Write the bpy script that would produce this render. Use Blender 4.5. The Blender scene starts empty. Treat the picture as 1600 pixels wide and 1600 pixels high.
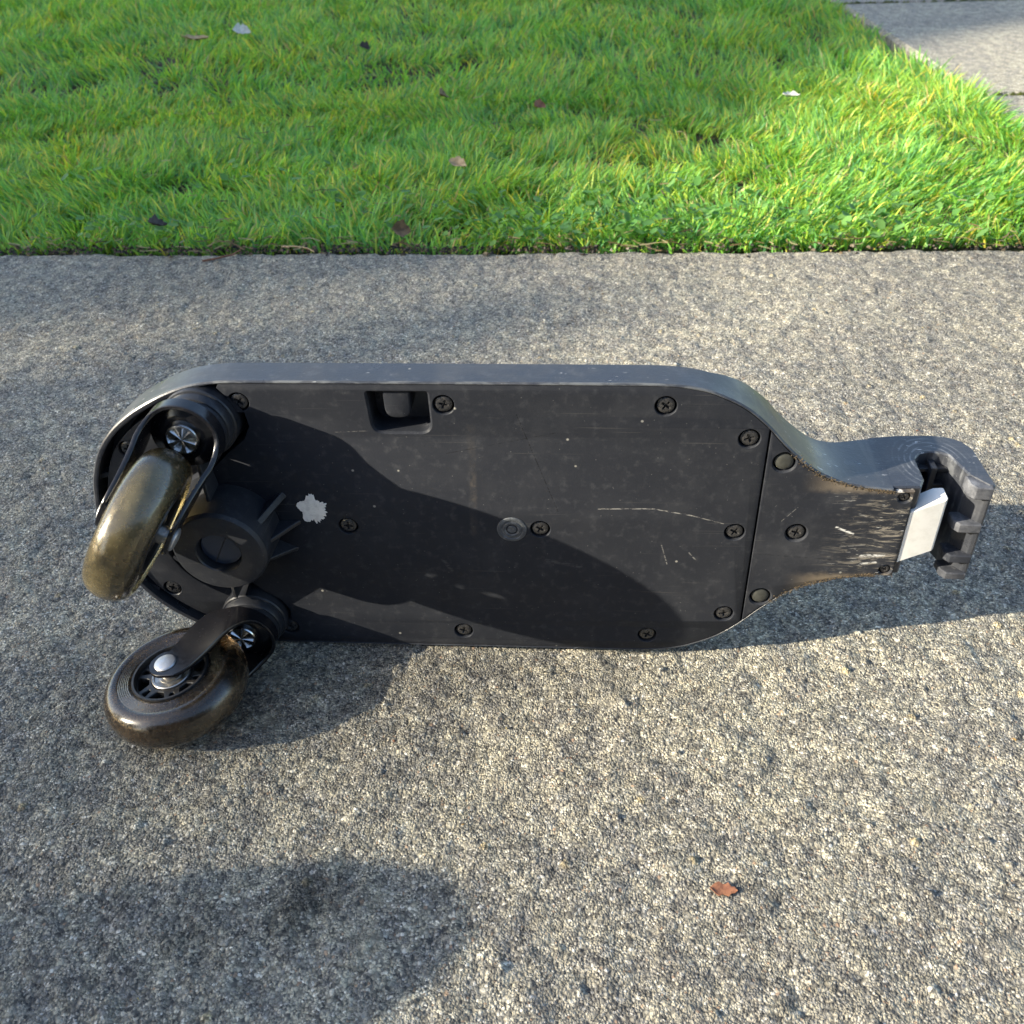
import bpy, bmesh, math, random
import numpy as np
from mathutils import Vector, Matrix
from mathutils.geometry import tessellate_polygon

scene = bpy.context.scene
COL = scene.collection
rad = math.radians

# ------------------------------------------------------------------ camera
PITCH, ROLL, CAM_H = rad(37.0), rad(-1.5), 0.40
fw = Vector((0, math.cos(PITCH), -math.sin(PITCH)))
dn0 = Vector((0, -math.sin(PITCH), -math.cos(PITCH)))
rt0 = Vector((1, 0, 0))
rt = rt0 * math.cos(ROLL) - dn0 * math.sin(ROLL)
dn = dn0 * math.cos(ROLL) + rt0 * math.sin(ROLL)
cam = bpy.data.cameras.new('camera')
cam.sensor_width = 36.0
cam.lens = 33.75
cam.clip_start, cam.clip_end = 0.01, 500.0
cam.dof.use_dof = True
cam.dof.focus_distance = 0.53
cam.dof.aperture_fstop = 21.0
camo = bpy.data.objects.new('camera', cam)
COL.objects.link(camo)
up = -dn
camo.matrix_world = Matrix(((rt.x, up.x, -fw.x, 0), (rt.y, up.y, -fw.y, 0), (rt.z, up.z, -fw.z, CAM_H), (0, 0, 0, 1)))
scene.camera = camo

# ------------------------------------------------------------------ sky, sun, exposure
SUN = Vector((0.9009, 0.2187, -0.3749)).normalized()      # direction in which the light travels
ELEV = math.asin(-SUN.z)
world = bpy.data.worlds.new('World')
scene.world = world
world.use_nodes = True
wn = world.node_tree
sky = wn.nodes.new('ShaderNodeTexSky')
sky.sky_type = 'NISHITA'
sky.sun_disc = False
sky.sun_elevation = ELEV
sky.sun_rotation = math.atan2(-SUN.x, -SUN.y)
sky.air_density, sky.dust_density, sky.ozone_density = 1.0, 1.3, 1.0
bg = wn.nodes['Background']
bg.inputs['Strength'].default_value = 0.135
wn.links.new(sky.outputs[0], bg.inputs['Color'])
sl = bpy.data.lights.new('sun', 'SUN')
sl.energy = 5.0
sl.angle = rad(0.53)
sl.color = (1.0, 0.91, 0.73)
so = bpy.data.objects.new('sun', sl)
COL.objects.link(so)
so.location = (-4, -1, 3)
so.rotation_euler = SUN.to_track_quat('-Z', 'Y').to_euler()
scene.view_settings.view_transform = 'Standard'
scene.view_settings.look = 'None'
scene.view_settings.gamma = 1.0
scene.view_settings.exposure = 1.52
scene.render.engine = 'CYCLES'
cy = scene.cycles
cy.max_bounces, cy.diffuse_bounces, cy.glossy_bounces, cy.transmission_bounces, cy.transparent_max_bounces = 7, 3, 3, 6, 4
cy.caustics_reflective = False; cy.caustics_refractive = True

# ------------------------------------------------------------------ helpers
def tag(o, label=None, cat=None, group=None, kind=None):
    if label: o['label'] = label
    if cat: o['category'] = cat
    if group: o['group'] = group
    if kind: o['kind'] = kind
    return o

def mesh_obj(name, verts, faces, mat, parent=None, smooth=30):
    me = bpy.data.meshes.new(name)
    me.from_pydata([tuple(v) for v in verts], [], faces)
    me.validate()
    bm = bmesh.new(); bm.from_mesh(me)
    bmesh.ops.remove_doubles(bm, verts=bm.verts, dist=1e-6)
    bmesh.ops.recalc_face_normals(bm, faces=bm.faces)
    bm.to_mesh(me); bm.free()
    if smooth:
        me.shade_smooth(); me.set_sharp_from_angle(angle=rad(smooth))
    if mat: me.materials.append(mat)
    o = bpy.data.objects.new(name, me)
    COL.objects.link(o)
    if parent: o.parent = parent
    return o

class MB:
    """collects vertices and faces of one mesh"""
    def __init__(s): s.v, s.f = [], []
    def add(s, vs, fs):
        k = len(s.v); s.v += [Vector(v) for v in vs]; s.f += [tuple(i + k for i in f) for f in fs]
    def loops(s, rings, closed=True):
        """bridge equally long rings"""
        n = len(rings[0]); k = len(s.v)
        for r in rings: s.v += [Vector(p) for p in r]
        m = n if closed else n - 1
        for j in range(len(rings) - 1):
            for i in range(m):
                a, b = k + j * n + i, k + j * n + (i + 1) % n
                s.f.append((a, b, b + n, a + n))
    def fill(s, loops3, loops2):
        """triangulated cap: loops3 the 3D loops (first outer, others holes), loops2 the same in 2D"""
        tri = tessellate_polygon([[Vector((p[0], p[1], 0)) for p in l] for l in loops2])
        flat = [Vector(p) for l in loops3 for p in l]
        k = len(s.v); s.v += flat
        s.f += [tuple(k + i for i in t) for t in tri]
    def lathe(s, prof, seg=40, M=Matrix.Identity(4), cap0=False, cap1=False):
        rings = []
        for r, z in prof:
            rings.append([M @ Vector((r * math.cos(2 * math.pi * i / seg), r * math.sin(2 * math.pi * i / seg), z)) for i in range(seg)])
        k = len(s.v)
        s.loops(rings)
        if cap0: s.f.append(tuple(range(k, k + seg)))
        if cap1: s.f.append(tuple(range(k + (len(prof) - 1) * seg, k + len(prof) * seg)))
    def box(s, lo, hi, M=Matrix.Identity(4)):
        x0, y0, z0 = lo; x1, y1, z1 = hi
        vs = [M @ Vector(p) for p in ((x0,y0,z0),(x1,y0,z0),(x1,y1,z0),(x0,y1,z0),(x0,y0,z1),(x1,y0,z1),(x1,y1,z1),(x0,y1,z1))]
        s.add(vs, [(0,3,2,1),(4,5,6,7),(0,1,5,4),(1,2,6,5),(2,3,7,6),(3,0,4,7)])
    def build(s, name, mat, parent=None, smooth=30): return mesh_obj(name, s.v, s.f, mat, parent, smooth)

def offset(loop, d):
    """move a closed ccw 2D loop inwards by d (positive = inwards)"""
    n = len(loop); out = []
    for i in range(n):
        p, a, b = Vector(loop[i]), Vector(loop[i - 1]), Vector(loop[(i + 1) % n])
        e1 = (p - a); e2 = (b - p)
        if e1.length < 1e-9 or e2.length < 1e-9: out.append(p.copy()); continue
        e1.normalize(); e2.normalize()
        n1, n2 = Vector((-e1.y, e1.x)), Vector((-e2.y, e2.x))
        m = n1 + n2
        if m.length < 1e-6: m = n1
        m.normalize()
        k = max(0.4, m.dot(n1))
        out.append(p + m * d / k)
    return out

def ccw(loop):
    a = sum(loop[i - 1][0] * loop[i][1] - loop[i][0] * loop[i - 1][1] for i in range(len(loop)))
    return [Vector(p) for p in loop] if a > 0 else [Vector(p) for p in reversed(loop)]

def circle(cx, cy, r, n=28): return [Vector((cx + r * math.cos(2 * math.pi * i / n), cy + r * math.sin(2 * math.pi * i / n))) for i in range(n)]

def catmull(pts, sub=6):
    P = [Vector(p) for p in pts]; out = []
    for i in range(len(P) - 1):
        p0, p1, p2, p3 = P[max(i - 1, 0)], P[i], P[i + 1], P[min(i + 2, len(P) - 1)]
        for k in range(sub):
            t = k / sub
            out.append(0.5 * ((2 * p1) + (p2 - p0) * t + (2 * p0 - 5 * p1 + 4 * p2 - p3) * t * t + (3 * p1 - p0 - 3 * p2 + p3) * t ** 3))
    out.append(P[-1]); return out

def roundpoly(pts, rads, seg=5):
    """polygon with rounded corners"""
    n = len(pts); out = []
    for i in range(n):
        p, a, b = Vector(pts[i]), Vector(pts[i - 1]), Vector(pts[(i + 1) % n])
        r = rads[i] if isinstance(rads, (list, tuple)) else rads
        if r <= 0: out.append(p); continue
        u, v = (a - p).normalized(), (b - p).normalized()
        ang = math.acos(max(-1, min(1, u.dot(v))))
        t = min(r / math.tan(ang / 2), (a - p).length * .48, (b - p).length * .48)
        p0, p1 = p + u * t, p + v * t
        for k in range(seg + 1):
            s = k / seg
            out.append((1 - s) ** 2 * p0 + 2 * s * (1 - s) * p + s * s * p1)
    return out

# ------------------------------------------------------------------ node helpers
def new_mat(name):
    m = bpy.data.materials.new(name); m.use_nodes = True
    nt = m.node_tree
    return m, nt, nt.nodes['Principled BSDF']

class NT:
    def __init__(s, nt, flat=False): s.nt = nt; s.flat = flat
    def node(s, t, **kw):
        n = s.nt.nodes.new(t)
        for k, v in kw.items(): setattr(n, k, v)
        return n
    def link(s, a, b): s.nt.links.new(a, b)
    def val(s, x, sock):
        if isinstance(x, (int, float)): sock.default_value = x
        elif isinstance(x, (tuple, list)): sock.default_value = x
        else: s.link(x, sock)
    def math(s, op, a, b=0.0, c=0.0, clamp=False):
        n = s.node('ShaderNodeMath', operation=op, use_clamp=clamp)
        s.val(a, n.inputs[0]); s.val(b, n.inputs[1]); s.val(c, n.inputs[2]); return n.outputs[0]
    def smooth(s, x, lo, hi, a=0.0, b=1.0):
        n = s.node('ShaderNodeMapRange', interpolation_type='SMOOTHSTEP')
        s.val(x, n.inputs[0])
        for i, v in enumerate((lo, hi, a, b)): n.inputs[i + 1].default_value = v
        return n.outputs[0]
    def mix(s, f, a, b, mode='MIX'):
        n = s.node('ShaderNodeMix', data_type='RGBA', blend_type=mode)
        s.val(f, n.inputs[0]); s.val(a, n.inputs[6]); s.val(b, n.inputs[7]); return n.outputs[2]
    def coord(s): return s.node('ShaderNodeTexCoord').outputs['Object']
    def mapping(s, v, scale=(1, 1, 1), rot=(0, 0, 0), loc=(0, 0, 0)):
        n = s.node('ShaderNodeMapping'); s.link(v, n.inputs[0])
        n.inputs['Scale'].default_value = scale; n.inputs['Rotation'].default_value = rot; n.inputs['Location'].default_value = loc
        return n.outputs[0]
    def noise(s, v, scale, detail=4, rough=0.55, dist=0.0):
        n = s.node('ShaderNodeTexNoise', noise_dimensions='2D' if s.flat else '3D'); s.link(v, n.inputs['Vector'])
        n.inputs['Scale'].default_value = scale; n.inputs['Detail'].default_value = detail
        n.inputs['Roughness'].default_value = rough; n.inputs['Distortion'].default_value = dist
        return n.outputs['Fac']
    def voro(s, v, scale, out='Distance', feature='F1'):
        key = (v.as_pointer(), scale, feature)
        if not hasattr(s, 'vc'): s.vc = {}
        if key not in s.vc:
            n = s.node('ShaderNodeTexVoronoi', feature=feature, voronoi_dimensions='2D' if s.flat else '3D'); s.link(v, n.inputs['Vector'])
            n.inputs['Scale'].default_value = scale; s.vc[key] = n
        return s.vc[key].outputs[out]
    def bump(s, h, strength=0.3, dist=0.001):
        n = s.node('ShaderNodeBump'); n.inputs['Strength'].default_value = strength; n.inputs['Distance'].default_value = dist
        s.link(h, n.inputs['Height']); return n.outputs[0]
    def xyz(s, v):
        n = s.node('ShaderNodeSeparateXYZ'); s.link(v, n.inputs[0]); return n.outputs
    def capsule(s, x, z, a, b, w, soft=0.5):
        """1 inside a stroke from a to b (2D, metres) of half width w"""
        ax, az = a; bx, bz = b; L2 = (bx - ax) ** 2 + (bz - az) ** 2
        dx, dz = s.math('SUBTRACT', x, ax), s.math('SUBTRACT', z, az)
        t = s.math('ADD', s.math('MULTIPLY', dx, (bx - ax) / L2), s.math('MULTIPLY', dz, (bz - az) / L2), clamp=True)
        ex = s.math('SUBTRACT', dx, s.math('MULTIPLY', t, bx - ax)); ez = s.math('SUBTRACT', dz, s.math('MULTIPLY', t, bz - az))
        d = s.math('SQRT', s.math('ADD', s.math('MULTIPLY', ex, ex), s.math('MULTIPLY', ez, ez)))
        return s.smooth(d, w * soft, w, 1.0, 0.0)

# ------------------------------------------------------------------ materials
def plastic(name, base=0.018, dusty=0.05, rough=0.48, scuffs=(), nose=False, grime=0.35, dots=True, spec=.10, edge=False):
    m, nt, b = new_mat(name); T = NT(nt); co = T.coord(); x, y, z = T.xyz(co)
    n1 = T.noise(co, 38, 6, .65); n2 = T.noise(co, 190, 4, .6); n3 = T.noise(co, 9, 3, .5)
    dust = T.math('MULTIPLY', T.smooth(n1, .42, .72), T.smooth(n3, .35, .65, .35, 1.0))
    col = T.mix(T.math('MULTIPLY', dust, grime), (base, base * 1.09, base * 1.36, 1), (dusty, dusty * 1.02, dusty * 1.10, 1))
    col = T.mix(T.math('MULTIPLY', T.smooth(n2, .5, .8), .30), col, (dusty * 1.5, dusty * 1.53, dusty * 1.62, 1))
    if dots:
        vd = T.voro(co, 330); vc = T.voro(co, 330, 'Color')
        r = T.xyz(vc)[0]
        dot = T.math('MULTIPLY', T.smooth(vd, .05, .12, 1, 0), T.smooth(r, .66, .74))
        col = T.mix(T.math('MULTIPLY', dot, .36), col, (.22, .22, .21, 1))
        vd2 = T.voro(co, 70); r2 = T.xyz(T.voro(co, 70, 'Color'))[1]
        dot2 = T.math('MULTIPLY', T.smooth(vd2, .03, .07, 1, 0), T.smooth(r2, .90, .93))
        col = T.mix(T.math('MULTIPLY', dot2, .8), col, (.30, .29, .26, 1))
    # fine straight scratches in two directions
    for rot, sc in ((.25, 1.0), (-.6, .8), (1.35, .7)):
        mp = T.mapping(co, (14, 14, 900), (0, rot, 0)); s = T.noise(mp, 1.0, 2, .5)
        col = T.mix(T.math('MULTIPLY', T.smooth(s, .69, .74), .16 * sc), col, (.16, .155, .14, 1))
    for (a, bb, w, st, c) in scuffs:
        k = T.capsule(x, z, (a[0] / 1000, a[1] / 1000), (bb[0] / 1000, bb[1] / 1000), w / 1000, .1)
        br = T.smooth(T.noise(T.mapping(co, (260, 700, 900)), 1.0, 3, .65), .42, .56, .0, 1.0) if w < 2 else T.smooth(T.noise(co, 130, 5, .7), .35, .7)
        col = T.mix(T.math('MULTIPLY', T.math('MULTIPLY', k, br), st), col, c)
    if nose:
        mp = T.mapping(co, (62, 62, 330)); s = T.noise(mp, 1.0, 6, .70, 1.2)
        zone = T.smooth(T.math('ADD', x, T.math('MULTIPLY', n1, .03)), .172, .212)
        zz = T.smooth(T.math('ABSOLUTE', z), .031, .020, .25, 1)
        k = T.math('MULTIPLY', T.math('MULTIPLY', T.smooth(s, .50, .66), zone), zz)
        col = T.mix(T.math('MULTIPLY', k, .72), col, (.34, .305, .25, 1))
        s2 = T.noise(T.mapping(co, (120, 120, 900), loc=(3, 1, 2)), 1.0, 2, .5)
        col = T.mix(T.math('MULTIPLY', T.math('MULTIPLY', T.smooth(s2, .65, .70), zone), .8), col, (.62, .61, .58, 1))
        dz = T.smooth(T.math('ADD', T.math('ABSOLUTE', z), T.math('MULTIPLY', n2, .006)), .0275, .033)
        col = T.mix(T.math('MULTIPLY', T.math('MULTIPLY', dz, T.smooth(x, .145, .170)), .55), col, (.26, .205, .14, 1))
    if edge:                                             # highlight painted along the upper front arris, and worn white flecks on the rim
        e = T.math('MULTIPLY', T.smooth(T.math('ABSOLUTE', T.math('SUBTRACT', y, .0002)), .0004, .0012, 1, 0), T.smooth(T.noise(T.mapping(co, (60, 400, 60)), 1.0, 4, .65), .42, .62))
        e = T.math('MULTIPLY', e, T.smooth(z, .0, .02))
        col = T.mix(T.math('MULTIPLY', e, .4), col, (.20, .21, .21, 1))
        fl = T.noise(T.mapping(co, (170, 500, 170), loc=(2, 5, 1)), 1.0, 3, .6)
        fz = T.smooth(T.noise(co, 14, 2, .5), .45, .62)
        col = T.mix(T.math('MULTIPLY', T.math('MULTIPLY', T.smooth(fl, .66, .71), fz), .7), col, (.45, .46, .46, 1))
        cx_, cy_ = T.math('SUBTRACT', x, .218), T.math('MULTIPLY', T.math('SUBTRACT', y, .026), .8)
        d_ = T.math('ADD', T.math('SQRT', T.math('ADD', T.math('MULTIPLY', cx_, cx_), T.math('MULTIPLY', cy_, cy_))), T.math('MULTIPLY', n1, .003))
        arc = T.math('MULTIPLY', T.smooth(T.math('SINE', T.math('MULTIPLY', d_, 2100.0)), .2, 1.0), T.math('MULTIPLY', T.smooth(d_, .024, .016), T.smooth(n3, .35, .6, .2, 1.0)))
        col = T.mix(T.math('MULTIPLY', T.math('MULTIPLY', arc, T.smooth(n2, .35, .6)), .40), col, (.26, .27, .28, 1))
        sw = T.noise(T.mapping(co, (40, 900, 40)), 1.0, 3, .6)
        col = T.mix(T.math('MULTIPLY', T.smooth(sw, .5, .75), .07), col, (.20, .21, .22, 1))
    T.link(col, b.inputs['Base Color'])
    T.link(T.smooth(n1, .3, .75, rough - .10, rough + .16), b.inputs['Roughness'])
    T.link(T.bump(T.math('ADD', T.noise(co, 900, 3, .6), T.math('MULTIPLY', n2, .6)), .22, .0004), b.inputs['Normal'])
    b.inputs['Specular IOR Level'].default_value = spec
    return m

W_ = (.72, .71, .68, 1); G_ = (.30, .29, .27, 1); B_ = (.23, .19, .14, 1); K_ = (.004, .004, .004, 1)
cover_scuffs = [((46.7, 14), (74.4, 14.6), .55, .75, G_), ((74.4, 14.6), (94.3, 10.6), .55, .75, G_), ((94.3, 10.6), (111, 5.6), .45, .6, G_),
    ((-16.6, 62), (-18.2, -4), 3.0, .10, B_), ((-16.8, 34), (-17.4, 20), 2.4, .14, B_),
    ((6, 70), (26, 12), .35, .7, K_), ((-30, 47), (26, 60), .3, .6, K_),
    ((-84, 59), (-67, 60), .3, .35, G_), ((80, -8), (84, -22), .5, .5, G_), ((95, -14), (99, -19), .6, .5, G_),
    ((20, -21), (38, -25), 1.7, .10, (.3, .3, .3, 1)), ((-36, -22), (-32, -29), 1.8, .09, (.3, .3, .3, 1))]
nose_scuffs = [((168, 4.5), (177, .5), 1.0, .9, W_), ((184, -14.2), (195, -13.2), 1.5, .9, W_), ((184, -19.4), (192, -18.2), 1.0, .75, W_), ((178, 8), (190, 8.6), .6, .35, G_), ((172, -8), (184, -6.8), .7, .4, G_),
    ((140, 8), (147, 17), .3, .5, G_), ((130, -14), (172, -17), .3, .6, K_)]
M_cover = plastic('black_plastic_cover', .0215, .062, .50, cover_scuffs, grime=.22)
M_nose = plastic('black_plastic_nose', .0220, .070, .52, nose_scuffs, nose=True)
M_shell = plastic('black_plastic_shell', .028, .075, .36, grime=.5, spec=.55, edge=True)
M_inner = plastic('black_plastic_inner', .019, .055, .38, dots=True, grime=.3, spec=.35)
M_worn = plastic('worn_black_plastic', .030, .22, .55, grime=.85)

def simple(name, col, rough, metal=0.0, noise=0.0, dirt=None, nscale=120, spec=.5):
    m, nt, b = new_mat(name); T = NT(nt); co = T.coord()
    c = T.mix(T.math('MULTIPLY', T.smooth(T.noise(co, nscale, 5, .65), .4, .75), noise), (*col, 1), (*(dirt or col), 1))
    T.link(c, b.inputs['Base Color']); b.inputs['Metallic'].default_value = metal
    T.link(T.smooth(T.noise(co, nscale * 2, 4, .6), .3, .7, rough * .8, min(1, rough * 1.25)), b.inputs['Roughness'])
    b.inputs['Specular IOR Level'].default_value = spec
    return m
M_screw = simple('black_oxide_screw', (.018, .018, .02), .30, .0, .35, (.12, .11, .10), 500, .7)
M_fork = simple('black_painted_steel', (.008, .008, .010), .22, 0, .07, (.07, .055, .045), 260, .6)
M_chrome = simple('bright_steel', (.62, .62, .62), .22, 1.0, .4, (.30, .28, .25), 500)
M_rivet = simple('zinc_rivet', (.55, .56, .58), .42, .85, .4, (.30, .29, .27), 300)
M_bearing = simple('bearing_steel', (.45, .43, .40), .35, .9, .6, (.12, .10, .08), 400)
M_alu = simple('pale_metal_tongue', (.80, .78, .73), .45, 0, .4, (.52, .49, .43), 130)
M_hub = simple('black_nylon_hub', (.011, .011, .012), .40, 0, .4, (.07, .06, .05), 300)
M_paper = simple('torn_white_sticker', (.80, .79, .76), .85, 0, .6, (.42, .41, .39), 260)
M_boss = simple('rubbed_grey_boss', (.055, .06, .068), .5, 0, .8, (.15, .16, .17), 320, .3)
M_plug = simple('grey_rubber_plug', (.040, .041, .036), .45, 0, .5, (.085, .085, .075), 250, .35)
M_glossy = simple('glossy_sky_tint_plug', (.020, .032, .062), .14, 0, .15, (.05, .05, .05), 300, .7)  # blue of mirrored sky put into the base colour

def urethane(name, col, dirtcol, dirt, trans):
    m, nt, b = new_mat(name); T = NT(nt); co = T.coord(); x, y, z = T.xyz(co)
    n = T.noise(co, 30, 3, .5); n2 = T.noise(co, 350, 4, .6)
    mid = T.smooth(T.math('ABSOLUTE', z), .002, .010, 1.0, .35)                 # the worn running line
    k = T.math('MULTIPLY', T.math('MULTIPLY', T.smooth(n, .35, .75), T.smooth(n2, .2, .8, .7, 1)), mid)
    k = T.math('MULTIPLY', k, dirt, clamp=True)
    c = T.mix(k, (*col, 1), (*dirtcol, 1))
    T.link(c, b.inputs['Base Color'])
    T.link(T.math('MULTIPLY', T.math('SUBTRACT', 1.0, k), trans), b.inputs['Transmission Weight'])
    T.link(T.smooth(n2, .3, .7, .15, .32), b.inputs['Roughness'])
    b.inputs['IOR'].default_value = 1.48
    b.inputs['Coat Weight'].default_value = .6; b.inputs['Coat Roughness'].default_value = .22
    return m
M_tyre_gold = urethane('amber_urethane', (.66, .53, .25), (.20, .18, .14), .26, .99)
M_tyre_smoke = urethane('smoky_urethane', (.46, .31, .16), (.12, .10, .08), .18, 1.0)

# concrete with the colour of each sand grain carried by the mesh
def concrete(name, attr, gain=1.0):
    m, nt, b = new_mat(name); T = NT(nt, True); co = T.coord()
    fine = T.noise(co, 1500, 1, .6); mid = T.noise(co, 60, 4, .62); big = T.noise(co, 4.5, 2, .55)
    wob = T.node('ShaderNodeVectorMath', operation='ADD'); T.link(co, wob.inputs[0])
    nz = T.node('ShaderNodeTexNoise', noise_dimensions='2D'); T.link(co, nz.inputs['Vector']); nz.inputs['Scale'].default_value = 900; nz.inputs['Detail'].default_value = 1
    sc = T.node('ShaderNodeVectorMath', operation='SCALE'); T.link(nz.outputs['Color'], sc.inputs[0]); sc.inputs['Scale'].default_value = .0010
    T.link(sc.outputs[0], wob.inputs[1]); wc = wob.outputs[0]
    def grains(scale):
        vd = T.voro(wc, scale); r = T.xyz(T.voro(wc, scale, 'Color'))[0]
        rp = T.node('ShaderNodeValToRGB'); rp.color_ramp.interpolation = 'CONSTANT'; cr = rp.color_ramp
        stops = [(.0, (.10, .10, .10)), (.11, (.18, .177, .168)), (.25, (.265, .258, .23)), (.42, (.35, .34, .30)), (.58, (.42, .40, .335)), (.68, (.30, .302, .295)), (.77, (.48, .45, .375)), (.87, (.56, .545, .49)), (.95, (.70, .69, .65)), (.988, (.34, .25, .19))]
        while len(cr.elements) < len(stops): cr.elements.new(.5)
        for e, (p, c) in zip(cr.elements, stops): e.position = p; e.color = (c[0] * gain, c[1] * gain, c[2] * gain, 1)
        T.link(r, rp.inputs[0])
        g = T.smooth(vd, .38, .62, 0, 1)
        return T.mix(T.math('MULTIPLY', g, .75), rp.outputs[0], (.135 * gain, .132 * gain, .122 * gain, 1)), vd  # darker cement at grain borders stands in for shade between grains
    c1_, d1 = grains(930); c2_, d2 = grains(540)
    k = T.smooth(T.noise(co, 190, 2, .5), .52, .60)
    col = T.mix(k, c1_, c2_)
    col = T.mix(T.smooth(T.noise(co, 26, 4, .6), .62, .75, 0, .55), col, (.30 * gain, .285 * gain, .24 * gain, 1))       # patches of bare cement
    if attr:
        a = T.node('ShaderNodeAttribute', attribute_name='grain'); col = T.mix(1.0, col, a.outputs['Color'], 'MULTIPLY')
    col = T.mix(1.0, col, T.mix(T.smooth(mid, .32, .68), (.74, .74, .77, 1), (1.16, 1.14, 1.08, 1)), 'MULTIPLY')
    col = T.mix(1.0, col, T.mix(T.smooth(big, .35, .65), (.92, .89, .84, 1), (1.10, 1.06, .96, 1)), 'MULTIPLY')
    T.link(col, b.inputs['Base Color']); b.inputs['Roughness'].default_value = .88
    b.inputs['Specular IOR Level'].default_value = .25
    d = T.node('ShaderNodeMix', data_type='FLOAT'); T.link(k, d.inputs[0]); T.link(d1, d.inputs[2]); T.link(d2, d.inputs[3])
    h = T.math('ADD', T.math('SUBTRACT', 1.0, d.outputs[0]), T.math('MULTIPLY', fine, .35))
    T.link(T.bump(h, .9, .0009), b.inputs['Normal'])
    return m
M_conc = concrete('exposed_sand_concrete', True, 1.0)
M_conc_far = concrete('sand_concrete_slab', False, 1.22)

m, nt, b = new_mat('dark_soil'); T = NT(nt); co = T.coord()
T.link(T.mix(T.smooth(T.noise(co, 60, 6, .7), .35, .65), (.030, .024, .016, 1), (.105, .085, .055, 1)), b.inputs['Base Color'])
b.inputs['Roughness'].default_value = .95
T.link(T.bump(T.noise(co, 120, 6, .7), .8, .01), b.inputs['Normal']); M_soil = m

m, nt, b = new_mat('lawn_far'); T = NT(nt); co = T.coord()
T.link(T.mix(T.smooth(T.noise(co, 25, 6, .7), .35, .65), (.02, .05, .008, 1), (.07, .15, .02, 1)), b.inputs['Base Color'])
b.inputs['Roughness'].default_value = .9
T.link(T.bump(T.noise(co, 60, 6, .7), .8, .02), b.inputs['Normal']); M_lawnfar = m

def leafy(name, attr='tint', trans=.45, rough=.45):
    m = bpy.data.materials.new(name); m.use_nodes = True; nt = m.node_tree; T = NT(nt)
    b = nt.nodes['Principled BSDF']; out = nt.nodes['Material Output']
    a = T.node('ShaderNodeAttribute', attribute_name=attr)
    T.link(a.outputs['Color'], b.inputs['Base Color']); b.inputs['Roughness'].default_value = rough
    b.inputs['Specular IOR Level'].default_value = .5
    tr = T.node('ShaderNodeBsdfTranslucent')
    T.link(T.mix(1.0, a.outputs['Color'], (1.25, 1.15, .55, 1), 'MULTIPLY'), tr.inputs['Color'])
    mx = T.node('ShaderNodeMixShader'); mx.inputs[0].default_value = trans
    T.link(b.outputs[0], mx.inputs[1]); T.link(tr.outputs[0], mx.inputs[2]); T.link(mx.outputs[0], out.inputs['Surface'])
    return m
M_grass = leafy('grass_blades', trans=.5)
M_foliage = leafy('hedge_leaves', 'tint', .3)
M_bark = simple('brown_bark', (.10, .07, .05), .9, 0, .6, (.05, .035, .025), 20)
M_post = simple('grey_post', (.26, .25, .24), .85, 0, .7, (.14, .14, .14), 14)

def leafmat(name, c1, c2):
    m, nt, b = new_mat(name); T = NT(nt); co = T.coord(); x, y, z = T.xyz(co)
    c = T.mix(T.smooth(T.noise(co, 220, 4, .6), .35, .65), (*c1, 1), (*c2, 1))
    T.link(c, b.inputs['Base Color']); b.inputs['Roughness'].default_value = .7
    T.link(T.bump(T.noise(co, 500, 3, .6), .4, .0006), b.inputs['Normal']); return m
M_leaf_red = leafmat('russet_leaf', (.17, .065, .035), (.28, .12, .06))
M_leaf_brown = leafmat('brown_leaf', (.10, .06, .03), (.22, .14, .07))
M_leaf_tan = leafmat('tan_leaf', (.30, .21, .11), (.45, .34, .2))
M_leaf_dark = leafmat('dark_leaf', (.018, .013, .012), (.05, .035, .03))
M_leaf_pale = leafmat('pale_leaf', (.42, .42, .38), (.6, .6, .55))

# ------------------------------------------------------------------ numpy noise
rng = np.random.default_rng(7)
def vnoise(x, y, seed):
    def h(i, j):
        n = (i.astype(np.int64) * 374761393 + j.astype(np.int64) * 668265263 + seed * 974634353) & 0x7fffffff
        n = ((n ^ (n >> 13)) * 1274126177) & 0x7fffffff
        return ((n ^ (n >> 16)) & 0xffff) / 65535.0
    xi, yi = np.floor(x), np.floor(y); fx, fy = x - xi, y - yi
    fx, fy = fx * fx * (3 - 2 * fx), fy * fy * (3 - 2 * fy)
    a, b_, c, d = h(xi, yi), h(xi + 1, yi), h(xi, yi + 1), h(xi + 1, yi + 1)
    return (a * (1 - fx) + b_ * fx) * (1 - fy) + (c * (1 - fx) + d * fx) * fy
def hash2(i, j, seed):
    n = (i.astype(np.int64) * 73856093 ^ j.astype(np.int64) * 19349663 ^ seed * 83492791) & 0x7fffffff
    n = ((n ^ (n >> 15)) * 2246822519) & 0x7fffffff
    n = ((n ^ (n >> 13)) * 3266489917) & 0x7fffffff
    return ((n ^ (n >> 16)) & 0xfffff) / 1048575.0
def worley(x, y, cell, seed):
    gx, gy = np.floor(x / cell), np.floor(y / cell)
    best = np.full(x.shape, 9.0); bi = np.zeros(x.shape); bj = np.zeros(x.shape)
    for di in (-1, 0, 1):
        for dj in (-1, 0, 1):
            i, j = gx + di, gy + dj
            px, py = (i + hash2(i, j, seed)) * cell, (j + hash2(i, j, seed + 1)) * cell
            d = np.hypot(x - px, y - py) / cell
            k = d < best; best = np.where(k, d, best); bi = np.where(k, i, bi); bj = np.where(k, j, bj)
    return best, hash2(bi, bj, seed + 2), hash2(bi, bj, seed + 3)

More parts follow.
